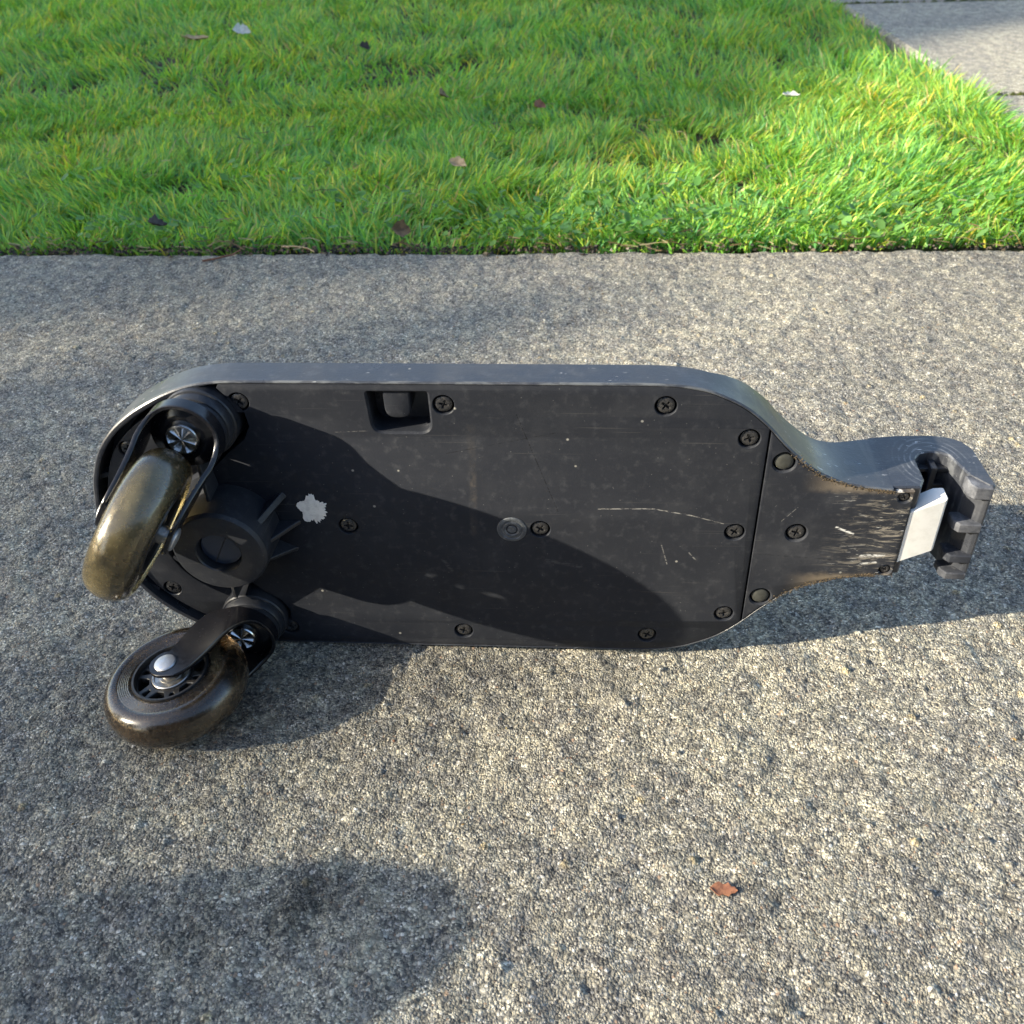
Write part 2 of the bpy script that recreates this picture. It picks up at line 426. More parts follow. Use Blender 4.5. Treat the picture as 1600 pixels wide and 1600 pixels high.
def fast_mesh(name, verts, quads, mat, attr=None, smooth=True, tris=None):
    """verts (n,3), quads (m,4) or tris (m,3) numpy arrays"""
    me = bpy.data.meshes.new(name)
    F = quads if tris is None else tris
    k = F.shape[1]
    me.vertices.add(len(verts)); me.vertices.foreach_set('co', verts.astype(np.float32).ravel())
    me.loops.add(F.size); me.loops.foreach_set('vertex_index', F.astype(np.int32).ravel())
    me.polygons.add(len(F)); me.polygons.foreach_set('loop_start', np.arange(0, F.size, k, dtype=np.int32))
    me.polygons.foreach_set('use_smooth', np.full(len(F), smooth))
    if attr:
        a = me.attributes.new(attr[0], 'FLOAT_COLOR', 'POINT')
        c = np.ones((len(verts), 4), np.float32); c[:, :3] = attr[1]; a.data.foreach_set('color', c.ravel())
    me.update(calc_edges=True); me.validate()
    me.materials.append(mat)
    o = bpy.data.objects.new(name, me); COL.objects.link(o); return o

# ------------------------------------------------------------------ the setting: concrete path
PATH_ROT = -math.atan(0.058); EDGE0 = 1.004
def axis_samples(stops):
    """stops: list of (position, spacing at that position)"""
    out = [stops[0][0]]
    for (a, sa), (b_, sb) in zip(stops[:-1], stops[1:]):
        p = a
        while p < b_ - 1e-9:
            t = (p - a) / (b_ - a); p = min(b_, p + sa + (sb - sa) * t); out.append(p)
        out[-1] = b_
    return np.array(out)
gx = axis_samples([(-6, .5), (-1.2, .05), (-.72, .0022), (-.45, .00165), (-.30, .00125), (.30, .00125), (.45, .00165), (.72, .0022), (1.2, .05), (6, .5)])
gy = axis_samples([(-3.2, .4), (-1.05, .02), (-.86, .0011), (-.62, .00115), (-.30, .0017), (0, .0026)])
X, Y = np.meshgrid(gx, gy)
f1, h1, c1 = worley(X, Y, .0034, 11)
f2, h2, c2 = worley(X, Y, .0075, 31)
stone = (h2 > .972) & (f2 < .30)                         # larger pebbles sitting in the sand
grain_h = np.clip(1 - (f1 / .62) ** 2, 0, 1) * (.25 + .75 * h1)
crk = np.abs(vnoise(X * 120, Y * 120, 63) - .5) + .6 * np.abs(vnoise(X * 260, Y * 260, 64) - .5)
Z = .0006 * grain_h + .0016 * (vnoise(X * 150, Y * 150, 3) - .5) + .0018 * (vnoise(X * 62, Y * 62, 4) - .5) + .0018 * (vnoise(X * 28, Y * 28, 5) - .5)
Z -= .0011 * np.clip(1 - crk / .09, 0, 1) * np.clip(vnoise(X * 20, Y * 20, 65) * 2.4 - .7, 0, 1) + .002 * (vnoise(X * 9, Y * 9, 8) - .5)
Z -= .0004 * np.clip((vnoise(X * 150, Y * 150, 17) - .78) / .2, 0, 1)
Z += np.where(stone, .0013 * np.sqrt(np.clip(1 - (f2 / .30) ** 2, 0, 1)), 0)
fade = np.clip((1.1 - np.abs(X)) / .3, 0, 1) * np.clip((Y + 1.05) / .15, 0, 1)
Z = Z * fade - .0012
lip = np.clip((Y + .012) / .012, 0, 1); Z -= lip ** 2 * .004 * (.5 + vnoise(X * 40, Y * 3, 9))       # worn edge at the lawn
colr = np.ones(X.shape + (3,)) * (.78 + .44 * c1)[..., None]
colr *= (1 - .35 * np.clip((f1 - .40) / .3, 0, 1))[..., None]  # colour darkened between grains in place of their small cast shadows
pal2 = np.array([(1.45, 1.45, 1.42), (.80, .80, .80), (1.05, 1.02, .96), (1.25, 1.12, .86), (.88, .89, .92)])
colr = np.where(stone[..., None], pal2[np.clip((c2 * 5).astype(int), 0, 4)], colr)
colr *= (.90 + .16 * np.clip(vnoise(X * 6, Y * 6, 21) * 1.5 - .25, 0, 1))[..., None]
for sx, sy, sr, sk in ((-.052, .243, .014, .55), (-.062, .232, .009, .45), (-.10, .226, .012, .4), (-.115, .355, .020, .35), (-.34, .60, .05, .12)):      # dark spots on the concrete
    d_ = ((X - sx) ** 2 + ((Y + EDGE0 - .058 * X) - sy) ** 2) / sr ** 2
    colr *= (1 - sk * np.exp(-d_) * (.5 + vnoise(X * 300, Y * 300, 66)))[..., None]
ny, nx = X.shape
I = np.arange(ny * nx).reshape(ny, nx)
Q = np.stack([I[:-1, :-1], I[:-1, 1:], I[1:, 1:], I[1:, :-1]], -1).reshape(-1, 4)
path = fast_mesh('concrete_path', np.stack([X, Y, Z], -1).reshape(-1, 3), Q, M_conc, ('grain', colr.reshape(-1, 3)))
path.location = (0, EDGE0, 0); path.rotation_euler = (0, 0, PATH_ROT)
tag(path, 'weathered grey concrete path with exposed sand and pebbles', kind='structure')

# side path of slabs to the right, beyond the lawn corner
sp = bpy.data.objects.new('side_path', None); COL.objects.link(sp); sp.location = (.728, 0, 0); sp.rotation_euler = (0, 0, PATH_ROT * .25)
tag(sp, 'pale concrete side path of jointed slabs beside the lawn', kind='structure')
for k, (y0, y1) in enumerate(((1.06, 1.577), (1.590, 2.375), (2.388, 3.2), (3.212, 4.2))):
    mb = MB(); x0, x1 = 0.0, 1.3; bev = .006
    lo = [Vector((x0, y0 if k else .972)), Vector((x1, y0 if k else .916)), Vector((x1, y1)), Vector((x0, y1))]
    a, c = offset(lo, bev), lo
    mb.loops([[(p.x, p.y, .002) for p in a], [(p.x, p.y, -.004) for p in c], [(p.x, p.y, -.08) for p in c]])
    mb.fill([[(p.x, p.y, .002) for p in a]], [a])
    mb.build('slab', M_conc_far, sp)

# soil under the lawn and the wide ground
xs = np.arange(-2.4, .74, .012); ys = np.arange(.90, 3.4, .012)
SX, SY = np.meshgrid(xs, ys)
edge_d = SY - (EDGE0 - .058 * SX)
SZ = -.017 + .014 * (vnoise(SX * 6, SY * 6, 41) - .5) + .012 * (vnoise(SX * 30, SY * 30, 42) - .5) + .006 * (vnoise(SX * 80, SY * 80, 43) - .5)
SZ = np.where(edge_d < .03, np.minimum(SZ, .004) - .010 * np.clip((.012 - edge_d) / .02, 0, 1), SZ)
SZ = np.where(edge_d < .0, -.05, SZ)
J = np.arange(SX.size).reshape(SX.shape)
soil = fast_mesh('soil', np.stack([SX, SY, SZ], -1).reshape(-1, 3), np.stack([J[:-1, :-1], J[:-1, 1:], J[1:, 1:], J[1:, :-1]], -1).reshape(-1, 4), M_soil)
tag(soil, 'dark crumbly soil showing under the lawn', kind='structure')
mb = MB(); mb.add([(-60, -60, -.06), (60, -60, -.06), (60, 60, -.06), (-60, 60, -.06)], [(0, 1, 2, 3)])
tag(mb.build('ground', M_lawnfar), 'green ground beyond the path', kind='structure')

# ------------------------------------------------------------------ grass
def bare(x, y):
    """0 where the soil shows bare"""
    m = np.ones_like(x)
    for cx, cy, rx, ry, k in ((-.80, 1.78, .075, .05, 1.0), (-.70, 1.70, .05, .035, 1.), (-.95, 1.86, .09, .06, .9), (-.53, 1.66, .05, .03, .8), (-.60, 1.74, .05, .04, .7), (-.29, 1.09, .05, .025, .7), (-.20, 1.95, .05, .03, .35), (-.62, 1.05, .06, .02, .6), (-.36, 1.06, .04, .02, .6)):
        d = ((x - cx) / rx) ** 2 + ((y - cy) / ry) ** 2
        m = np.minimum(m, 1 - k * np.exp(-d))
    return m

def blades(n, xr, yr, hr, wr, seed, name, pal, palp, flat=0.0, keep=None):
    r = np.random.default_rng(seed)
    x = r.uniform(*xr, n); y = r.uniform(*yr, n)
    ed = y - (EDGE0 - .058 * x)
    clump = vnoise(x * 14, y * 14, seed) * .6 + vnoise(x * 45, y * 45, seed + 1) * .4
    p = np.clip((clump - .12) * 2.2, .15, 1) * bare(x, y)
    p *= np.clip(ed / .012 + .35, 0, 1) * np.clip((ed - .002 - .016 * (x < .05) * vnoise(x * 22, y * 0 + 3, 71)) / .004, 0, 1) * (x < .736 + .004 * (y - 1.4))
    if keep is not None: p *= keep(x, y)
    k = r.random(n) < p; x, y, clump, ed = x[k], y[k], clump[k], ed[k]; n = len(x)
    big = vnoise(x * 4, y * 4, 77)
    H = r.uniform(*hr, n) * (.55 + .75 * clump) * (.75 + .5 * big) * np.clip(.55 + ed / .06, .55, 1)
    Wd = r.uniform(*wr, n)
    az = r.uniform(0, 2 * np.pi, n)
    comb = vnoise(x * 9, y * 9, seed + 5) * 2 * np.pi * 1.5
    lean_az = comb + r.normal(0, .9, n)
    lean = np.abs(r.normal(.35, .30, n)) + flat
    curve = r.uniform(.2, 1.1, n)
    ld = np.stack([np.cos(lean_az), np.sin(lean_az)], 1)
    near = ed < .035; ld[:, 1] = np.where(near & (ld[:, 1] < .1), np.abs(ld[:, 1]) * .5 - .12 * r.random(n), ld[:, 1])
    sd = np.stack([np.cos(az), np.sin(az)], 1)
    z0 = -.010
    V = np.zeros((n, 7, 3))
    for s, t in enumerate((0, .4, .75, 1.0)):
        ang = np.minimum(lean + curve * t * .9, 1.5)
        hor = H * t * np.sin(ang); ver = H * t * np.cos(ang * .92)
        cx = x + ld[:, 0] * hor; cy = y + ld[:, 1] * hor; cz = z0 + ver
        w = Wd * (1.0, .95, .62, 0)[s] * .5
        if s < 3:
            V[:, 2 * s, 0], V[:, 2 * s, 1], V[:, 2 * s, 2] = cx - sd[:, 0] * w, cy - sd[:, 1] * w, cz
            V[:, 2 * s + 1, 0], V[:, 2 * s + 1, 1], V[:, 2 * s + 1, 2] = cx + sd[:, 0] * w, cy + sd[:, 1] * w, cz
        else:
            V[:, 6, 0], V[:, 6, 1], V[:, 6, 2] = cx, cy, cz
    base = np.arange(n)[:, None] * 7
    T_ = np.array([(0, 1, 3), (0, 3, 2), (2, 3, 5), (2, 5, 4), (4, 5, 6)])
    tris = (base[:, :, None] + T_[None]).reshape(-1, 3)
    pal = np.array(pal); ci = np.searchsorted(np.cumsum(palp) / np.sum(palp), r.random(n) * .9999)
    c = pal[ci] * r.uniform(.75, 1.25, (n, 1))
    hue = (vnoise(x * 5, y * 5, 91) - .5)[:, None]
    c = c * (1 + hue * np.array([.5, .15, .2]))
    cc = np.repeat(c[:, None, :], 7, 1)
    o = fast_mesh(name, V.reshape(-1, 3), None, M_grass, ('tint', cc.reshape(-1, 3)), tris=tris)
    return o
GREEN = [(.20, .46, .105), (.285, .55, .095), (.125, .34, .12), (.45, .61, .085), (.62, .58, .10), (.52, .42, .2)]
GP = [.30, .28, .15, .16, .07, .04]
tag(blades(136000, (-1.15, .73), (1.0, 1.7), (.017, .040), (.0013, .0031), 101, 'grass', GREEN, GP), 'bright green lawn grass growing along the path', 'grass', kind='stuff')
tag(blades(130000, (-1.9, .74), (1.6, 3.2), (.020, .044), (.0018, .0037), 102, 'grass', GREEN, GP), 'green lawn grass further back towards the shade', 'grass', kind='stuff')

# clover and small broad leaves among the grass, thickest near the path edge
def clover(n, seed, name):
    r = np.random.default_rng(seed)
    x = r.uniform(-1.1, .72, n); y = EDGE0 - .058 * x + np.abs(r.normal(0, .10, n)) + .004
    p = np.clip(vnoise(x * 7, y * 7, 55) * 2.4 - 1.0 - .5 * x, .03, 1); k = r.random(n) < p
    x, y = x[k], y[k]; n = len(x)
    z = r.uniform(.004, .026, n); R = r.uniform(.003, .0068, n)
    az = r.uniform(0, 6.283, n); tx = r.normal(0, .35, n); ty = r.normal(-.15, .35, n)
    a6 = np.arange(6) / 6 * 2 * np.pi
    lx = np.concatenate([[0], np.cos(a6) * np.array([1, .8, .8, 1, .8, .8])]); ly = np.concatenate([[0], np.sin(a6) * .85])
    ca, sa = np.cos(az)[:, None], np.sin(az)[:, None]
    px = (lx * ca - ly * sa) * R[:, None]; py = (lx * sa + ly * ca) * R[:, None]
    pz = px * tx[:, None] + py * ty[:, None] - (np.r_[.0012, np.zeros(6)])[None]
    V = np.stack([x[:, None] + px, y[:, None] + py, z[:, None] + pz], -1).reshape(-1, 3)
    tri = np.array([(0, i + 1, (i + 1) % 6 + 1) for i in range(6)])
    tris = (np.arange(n)[:, None, None] * 7 + tri[None]).reshape(-1, 3)
    c = np.array([(.13, .30, .07), (.10, .24, .06), (.17, .34, .09)])[r.integers(0, 3, n)] * r.uniform(.8, 1.2, (n, 1))
    return fast_mesh(name, V, None, M_grass, ('tint', np.repeat(c, 7, 0)), tris=tris)
tag(clover(3200, 5, 'clover'), 'small round clover leaves scattered in the lawn edge', 'clover', kind='stuff')

# dead straw and crumbs along the joint between lawn and path
def straw(n, seed):
    r = np.random.default_rng(seed)
    x = r.uniform(-1.1, .70, n); y = EDGE0 - .058 * x + r.normal(.012, .010, n)
    far = r.random(n) < .35; y = np.where(far, y + np.abs(r.normal(0, .4, n)), y)
    L = r.uniform(.004, .022, n); w = r.uniform(.0004, .0009, n); az = r.normal(0, .7, n); z = r.uniform(.001, .010, n) + far * .012; tl = r.normal(0, .12, n)
    dx, dy = np.cos(az), np.sin(az)
    A = np.stack([x - dx * L / 2, y - dy * L / 2, z], -1); B = np.stack([x + dx * L / 2, y + dy * L / 2, z + tl * L], -1)
    mid = (A + B) / 2 + np.stack([-dy, dx, np.full(n, .3)], -1) * (L * r.normal(0, .08, n))[:, None]
    side = np.stack([-dy * w, dx * w, w * .4], -1)
    V = np.stack([A - side, A + side, mid - side, mid + side, B - side, B + side], 1)
    q = np.array([(0, 1, 3, 2), (2, 3, 5, 4)]); quads = (np.arange(n)[:, None, None] * 6 + q[None]).reshape(-1, 4)
    c = np.array([(.36, .27, .14), (.22, .14, .07), (.10, .06, .035), (.42, .36, .2)])[r.integers(0, 4, n)]
    return fast_mesh('straw', V.reshape(-1, 3), quads, M_grass, ('tint', np.repeat(c, 6, 0)))
tag(straw(420, 8), 'dry straw and dead stems lying along the lawn edge', 'straw', kind='stuff')

def crumbs(n, seed, name, fx, cols, smin, smax):
    r = np.random.default_rng(seed); V, F, C2 = [], [], []
    for i in range(n):
        cx, cy = fx(r); s_ = r.uniform(smin, smax); k = len(V); az = r.uniform(0, 6.28); ca, sa = math.cos(az), math.sin(az); el = r.uniform(.5, 1.0)
        for dx, dy, dz in ((-1, -.7, 0), (1, -.6, 0), (.8, .8, 0), (-.7, .7, 0), (-.3, -.2, .9), (.4, .2, .7)):
            dx, dy = dx * s_ + r.normal(0, .15) * s_, (dy + r.normal(0, .15)) * s_ * el
            V.append((cx + dx * ca - dy * sa, cy + dx * sa + dy * ca, -.0006 + dz * s_ * r.uniform(.7, 1.1)))
        F += [(k, k + 1, k + 5), (k, k + 5, k + 4), (k + 1, k + 2, k + 5), (k + 2, k + 3, k + 4), (k + 2, k + 4, k + 5), (k + 3, k, k + 4)]
        C2 += [np.array(cols[r.integers(0, len(cols))]) * r.uniform(.7, 1.3)] * 6
    return fast_mesh(name, np.array(V), None, M_grass, ('tint', np.array(C2)), smooth=False, tris=np.array(F))
def along_edge(r):
    x = r.uniform(-1.0, .68) if r.random() < .4 else -1.0 + 1.1 * r.random(); return x, EDGE0 - .058 * x + r.normal(.004, .007)
tag(crumbs(1100, 31, 'soil_crumbs', along_edge, [(.05, .036, .025), (.03, .022, .017), (.085, .062, .042), (.16, .12, .075)], .0008, .0034), 'dark soil crumbs scattered along the joint of lawn and path', 'soil', kind='stuff')
def on_path(r):
    return r.uniform(-.5, .5), r.uniform(.17, .98)
tag(crumbs(170, 33, 'grit', on_path, [(.30, .20, .08), (.20, .08, .04), (.07, .055, .04), (.42, .36, .2), (.16, .15, .14)], .0004, .0011), 'tiny grit and plant crumbs lying loose on the concrete', 'grit', kind='stuff')

# moss in the joints of the side path
r = np.random.default_rng(12); n = 420
mx = r.uniform(.73, 2.0, n); jy = np.where(r.random(n) < .6, 1.5835, 2.3815) - PATH_ROT * 0
V = []; F = []; C_ = []
for i in range(n):
    s = r.uniform(.003, .007); cx, cy, cz = mx[i], jy[i] + r.normal(0, .0025) - .0145 * (mx[i] - .728), .0
    k = len(V)
    V += [(cx - s, cy - s * .6, cz), (cx + s, cy - s * .6, cz), (cx + s, cy + s * .6, cz), (cx - s, cy + s * .6, cz), (cx, cy, cz + s * .9)]
    F += [(k, k + 1, k + 4), (k + 1, k + 2, k + 4), (k + 2, k + 3, k + 4), (k + 3, k, k + 4)]; C_ += [np.array((.11, .13, .02)) * r.uniform(.6, 1.2)] * 5
tag(fast_mesh('moss', np.array(V), None, M_grass, ('tint', np.array(C_)), tris=np.array(F)), 'yellow green moss filling the slab joints', 'moss', kind='stuff')

# ------------------------------------------------------------------ the scooter deck (deck frame: u along, v across, n out of the underside, millimetres)
root = bpy.data.objects.new('scooter_deck', None); COL.objects.link(root)
root.location = (-.0021, .3973, .0895)
root.rotation_euler = (Matrix.Rotation(rad(-4.5), 3, 'Z') @ Matrix.Rotation(rad(-.45), 3, 'Y')).to_euler()
tag(root, 'black plastic caster scooter deck standing on its long edge on the concrete', 'scooter')
def D(u, v, n): return Vector((u, -n, v)) / 1000
def D2(p, n): return D(p[0], p[1], n)

half = [(-221, 0), (-220.4, 7), (-219, 15), (-215.5, 30), (-208.5, 46), (-199, 58.5), (-189, 67.3), (-178, 74.6), (-166, 80.6), (-153, 85), (-140, 86.9), (-125, 87.4),
        (-60, 87.4), (0, 87.3), (55, 87.2), (76, 86.9), (90, 85.4), (101, 82.2), (115, 75), (126.5, 65.2), (138, 52.5), (148, 43.2), (157, 37), (170, 31.9), (186, 28.9), (192, 28.4)]
up_side = catmull(half, 5)
lower = [Vector((p.x, -p.y)) for p in up_side]
def T_of(u):
    return float(np.interp(u, [-300, 98, 105, 118, 130, 145, 158, 168, 187, 200], [21.5, 21.5, 24.5, 29, 33, 35, 36, 39.5, 48.5, 51]))
outline = lower + list(reversed(up_side))[:-1]       # ccw, from the rear tip along the lower side to the nose and back

# shell: a tray with an outer wall, open to the camera
def lipn(p): return float(np.interp(p[0], [-230, -172, -150, -140], [2.6, 2.6, .6, .0]))
def wallw(p): return float(np.interp(p[0], [-160, -142], [2.8, 1.3]))
mb = MB()
o0, o6 = outline, offset(outline, .7)
inn = [q + (i_ - q) * wallw(q) for q, i_ in zip(outline, offset(outline, 1.0))]
ob = offset(outline, 1.5); obb = offset(outline, 3.5)
FLOOR = -15.0
rings = [[D2(p, FLOOR) for p in inn], [D2(p, lipn(p) - .3) for p in inn], [D2(p + (q - p) * .3, lipn(p)) for p, q in zip(inn, o6)], [D2(p, lipn(p)) for p in o6],
         [D2(p, lipn(p) - .7) for p in o0], [D2(p, -T_of(p[0]) * .5) for p in o0], [D2(p, -T_of(p[0]) + 3) for p in o0], [D2(p, -T_of(p[0]) + 1.0) for p in ob], [D2(p, -T_of(p[0])) for p in obb]]
mb.loops(rings); mb.fill([rings[0]], [inn]); mb.fill([rings[-1]], [obb])
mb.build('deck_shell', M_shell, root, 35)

def plate(name, outer, holes, nf, nb, mat, bev=.45, parent=root, hole_bev=.35, smooth=30, hole_big=False):
    mb = MB(); outer = ccw(outer)
    fo = offset(outer, bev)
    mb.loops([[D2(p, nf) for p in fo], [D2(p, nf - bev * .35) for p in offset(outer, bev * .3)], [D2(p, nf - bev) for p in outer], [D2(p, nb) for p in outer]])
    fl, bl = [fo], [outer]
    for h in holes:
        h = ccw(h); hb_ = 1.0 if len(h) > 28 and h[0] != 0 and hole_big else hole_bev
        hi = offset(h, -hb_)
        mb.loops([[D2(p, nf) for p in hi], [D2(p, nf - hb_) for p in h], [D2(p, nb) for p in h]])
        fl.append(hi); bl.append(h)
    mb.fill([[D2(p, nf) for p in l] for l in fl], fl)
    mb.fill([[D2(p, nb) for p in l] for l in bl], bl)
    return mb.build(name, mat, parent, smooth)

# ---- main bottom cover
inset = offset(outline, 1.5)
SEAM0, SEAM1 = 127.0, 128.0
main_scr = [(-129.5, 75.6), (-129.5, -74.6), (-29.0, 75.0), (-28.0, -74.6), (77.0, 75.2), (76.5, -74.6), (118, 57.4), (117.5, -57.0), (117.2, .2), (-85.3, .1), (16.7, .1)]
main = [p for p in inset if -139 < p.x < SEAM0]
lo_, hi_ = [p for p in main if p.y < 0], [p for p in main if p.y > 0]
hi_.sort(key=lambda p: -p.x); lo_.sort(key=lambda p: p.x)
top_end, bot_end = hi_[0], lo_[-1]
# rear boundary of the cover bows round the two caster sockets and the hub
rear = [Vector((-139, 83.5)), Vector((-128, 70)), Vector((-127, 62)), Vector((-131, 54)), Vector((-141, 46)), Vector((-151, 36)), Vector((-172, 24)), Vector((-176, 0)),
        Vector((-172, -24)), Vector((-151, -36)), Vector((-141, -46)), Vector((-131, -54)), Vector((-127, -62)), Vector((-128, -70)), Vector((-139, -83.5))]
mainpoly = lo_ + [Vector((SEAM0, bot_end.y + .8)), Vector((SEAM0, top_end.y - .8))] + hi_ + rear
recess = roundpoly([(-66.0, 81.6), (-64.6, 59.2), (-36.0, 59.2), (-36.4, 81.6)], [1.2, 6, 6, 1.2], 8)
holes = [circle(x, y, 5.3) for x, y in main_scr] + [recess]
plate('bottom_cover', mainpoly, holes, 0, FLOOR, M_cover, hole_big=True)

# ---- nose cover
npoly = [p for p in inset if SEAM1 < p.x < 191.5]
nl = sorted([p for p in npoly if p.y < 0], key=lambda p: p.x); nh = sorted([p for p in npoly if p.y > 0], key=lambda p: -p.x)
nh = [p for p in nh if p.y < 61.5]; nl = [p for p in nl if p.y > -61.5]
nosepoly = [Vector((SEAM1, -61.5))] + nl + roundpoly([(202.3, -27.4), (202.3, 27.4)], 0) + nh + [Vector((SEAM1, 61.5))]
plug_xy = [(136.5, 43.9), (135.8, -43.9)]
nscr = [(148.5, .4)]; small_scr = [(198.0, 23.6), (197.8, -23.4)]
plate('nose_cover', nosepoly, [circle(x, y, 5.3) for x, y in nscr] + [circle(x, y, 3.0, 20) for x, y in small_scr] + [circle(x, y, 5.5) for x, y in plug_xy], .05, -2.6, M_nose, hole_bev=.8)

# ---- rear cross member: an arc strip following the rear outline, between two slots
s_out = [p for p in offset(outline, 6.5) if p.x < -168]; s_in = [p for p in offset(outline, 28.0) if p.x < -150]
s_out.sort(key=lambda p: p.y); s_in.sort(key=lambda p: -p.y)
rear_scr = [(-192.9, -47.0), (-192.9, 47.0)]
plate('rear_crossmember', s_out + s_in, [circle(x, y, 5.0) for x, y in rear_scr], -.6, FLOOR, M_inner)
for k, (px, py, ang) in enumerate(((-211.8, 30, 20), (-204.5, -46, -35), (-191.0, -63, -48), (-184, -27, -40))):
    mb = MB(); M = Matrix.Translation(D(px, py, -1.0)) @ Matrix.Rotation(rad(-ang), 4, 'Y')
    mb.box((-.0042, 0, -.0012), (.0042, .006, .0012), M); mb.build('bridge', M_inner, root)

# ---- screws
def screw_mesh(R, name):
    mb = MB(); seg = 24
    prof = [(R, -2.6), (R, -.9), (R * .96, -.45), (R * .82, -.12), (R * .62, .05)]
    rings = [[D(r * math.cos(2 * math.pi * i / seg), r * math.sin(2 * math.pi * i / seg), n) for i in range(seg)] for r, n in prof]
    mb.loops(rings)
    w, l = R * .15, R * .58
    cross = ccw([(w, w), (l, w * .8), (l, -w * .8), (w, -w), (w * .8, -l), (-w * .8, -l), (-w, -w), (-l, -w * .8), (-l, w * .8), (-w, w), (-w * .8, l), (w * .8, l)])
    cin = [p * .72 for p in cross]
    top = circle(0, 0, prof[-1][0], seg)
    mb.fill([[D2(p, .05) for p in top], [D2(p, .05) for p in cross]], [top, cross])
    mb.loops([[D2(p, .05) for p in cross], [D2(p, -1.6) for p in cin]]); mb.fill([[D2(p, -1.6) for p in cin]], [cin])
    me = mb.build(name, M_screw, root)
    d = me.data; bpy.data.objects.remove(me); return d
big, small = screw_mesh(4.35, 'screw'), screw_mesh(2.55, 'screw_small')
rs = random.Random(4)
def put_screw(me, x, y, n, tilt=0):
    o = bpy.data.objects.new('screw', me); COL.objects.link(o); o.parent = root
    o.location = D(x, y, n); o.rotation_euler = (rs.uniform(-.04, .04), rs.uniform(0, 6.28), rs.uniform(-.04, .04))
for x, y in main_scr + nscr: put_screw(big, x, y, -.55)
for x, y in rear_scr: put_screw(big, x, y, -1.2)
for x, y in small_scr: put_screw(small, x, y, -.8)
MN = Matrix(((1, 0, 0, 0), (0, 0, -1, 0), (0, 1, 0, 0), (0, 0, 0, 1)))       # lathe axis z -> deck normal
def at(u, v, n=0): return Matrix.Translation(D(u, v, n)) @ MN
def mm(prof): return [(r / 1000, z / 1000) for r, z in prof]
for x, y in plug_xy:
    mb = MB(); mb.lathe(mm([(4.7, -3), (4.65, -1.5), (4.4, -.8), (3.5, -.35), (1.8, -.1), (.01, -.05)]), 28, at(x, y)); mb.build('plug', M_plug, root)
mb = MB(); mb.lathe(mm([(7.9, .02), (7.5, .35), (6.3, .45), (5.9, .05), (5.0, -.02), (4.7, .35), (3.9, .45), (3.4, .0), (2.4, -.1), (2.1, .3), (.9, .35), (.01, .1)]), 32, at(1.8, -.2, .03)); mb.build('rivet_boss', M_boss, root)

# ---- tab hanging into the rectangular recess
tab = roundpoly([(-58.6, 84.0), (-58.2, 66.3), (-45.4, 66.3), (-45.2, 84.0)], [0, 5.5, 5.5, 0], 6)
plate('recess_tab', tab, [], -1.8, -14.8, M_cover, 1.0)

# ---- hub cup with bore, plug and gussets
HC = (-147.5, 1.0)
mb = MB(); mb.lathe(mm([(26.0, -15), (25.6, 2), (24.9, 20), (24.6, 23.6), (23.2, 25.6), (22.2, 25.9), (12.1, 25.9), (11.6, 25.2), (11.4, 15.5), (11.4, 12)]), 56, at(*HC)); mb.build('hub_cup', M_inner, root)
mb = MB(); mb.lathe(mm([(11.3, 12.5), (11.2, 20.4), (10.6, 21.0), (.01, 21.0)]), 40, at(*HC)); 
hubp = mb.build('hub_plug', M_glossy, root)
mb = MB(); M = Matrix.Translation(D(HC[0], HC[1], 21.0)) @ Matrix.Rotation(rad(-62), 4, 'Y'); mb.box((-.0104, -.0003, -.0003), (.0104, .0003, .0003), M); mb.build('plug_rib', M_inner, root)
def gusset(ang, r0, r1, n1, th, name='gusset', tipn=0.0):
    mb = MB(); M = Matrix.Translation(D(HC[0], HC[1], 0)) @ Matrix.Rotation(rad(-ang), 4, 'Y')
    pr = [(r0, -15), (r1, -15), (r1, tipn), (r1 - 1.5, tipn + 1.2), (r0, n1)]
    for sgn in (1,):
        a = [M @ Vector((x, -n, -th / 2)) for x, n in [(p[0] / 1000, p[1] / 1000) for p in pr]]
        b_ = [M @ Vector((x, -n, th / 2)) for x, n in [(p[0] / 1000, p[1] / 1000) for p in pr]]
        k = len(pr); mb.add(a + b_, [tuple(range(k)), tuple(range(2 * k - 1, k - 1, -1))] + [(i, (i + 1) % k, (i + 1) % k + k, i + k) for i in range(k)])
    o = mb.build(name, M_inner, root)
    md = o.modifiers.new('bevel', 'BEVEL'); md.width = .0005; md.segments = 2
for a_, th in ((32, .0036), (2, .0026), (-28, .0026)): gusset(a_, 23, 37, 19, th)
gusset(98, 23, 47, 15, .0022, 'gusset', 8); gusset(-97, 23, 47, 15, .0022, 'gusset', 8); gusset(150, 23, 33, 16, .002, 'gusset', 2); gusset(-152, 23, 33, 16, .002, 'gusset', 2)

# ---- torn sticker remains beside the hub, a little proud of the cover
rs2 = random.Random(9); cxs, cys = -103.0, 11.0; st = []
for i in range(90):
    a_ = 2 * math.pi * i / 90; rr = 7.8 + rs2.uniform(-.7, .7) * (1.4 if math.cos(a_) > -.3 else .3) + (1.3 * math.sin(5 * a_) if -1.2 < math.sin(a_ - .9) * 2 else 0)
    st.append(Vector((cxs + rr * .93 * math.cos(a_), cys + rr * 1.08 * math.sin(a_))))
mb = MB(); st = ccw(st)
mb.loops([[D2(p, .14) for p in offset(st, .15)], [D2(p, .01) for p in st]]); mb.fill([[D2(p, .14) for p in offset(st, .15)]], [offset(st, .15)])
tag(mb.build('sticker', M_paper, root), 'torn white sticker remains')

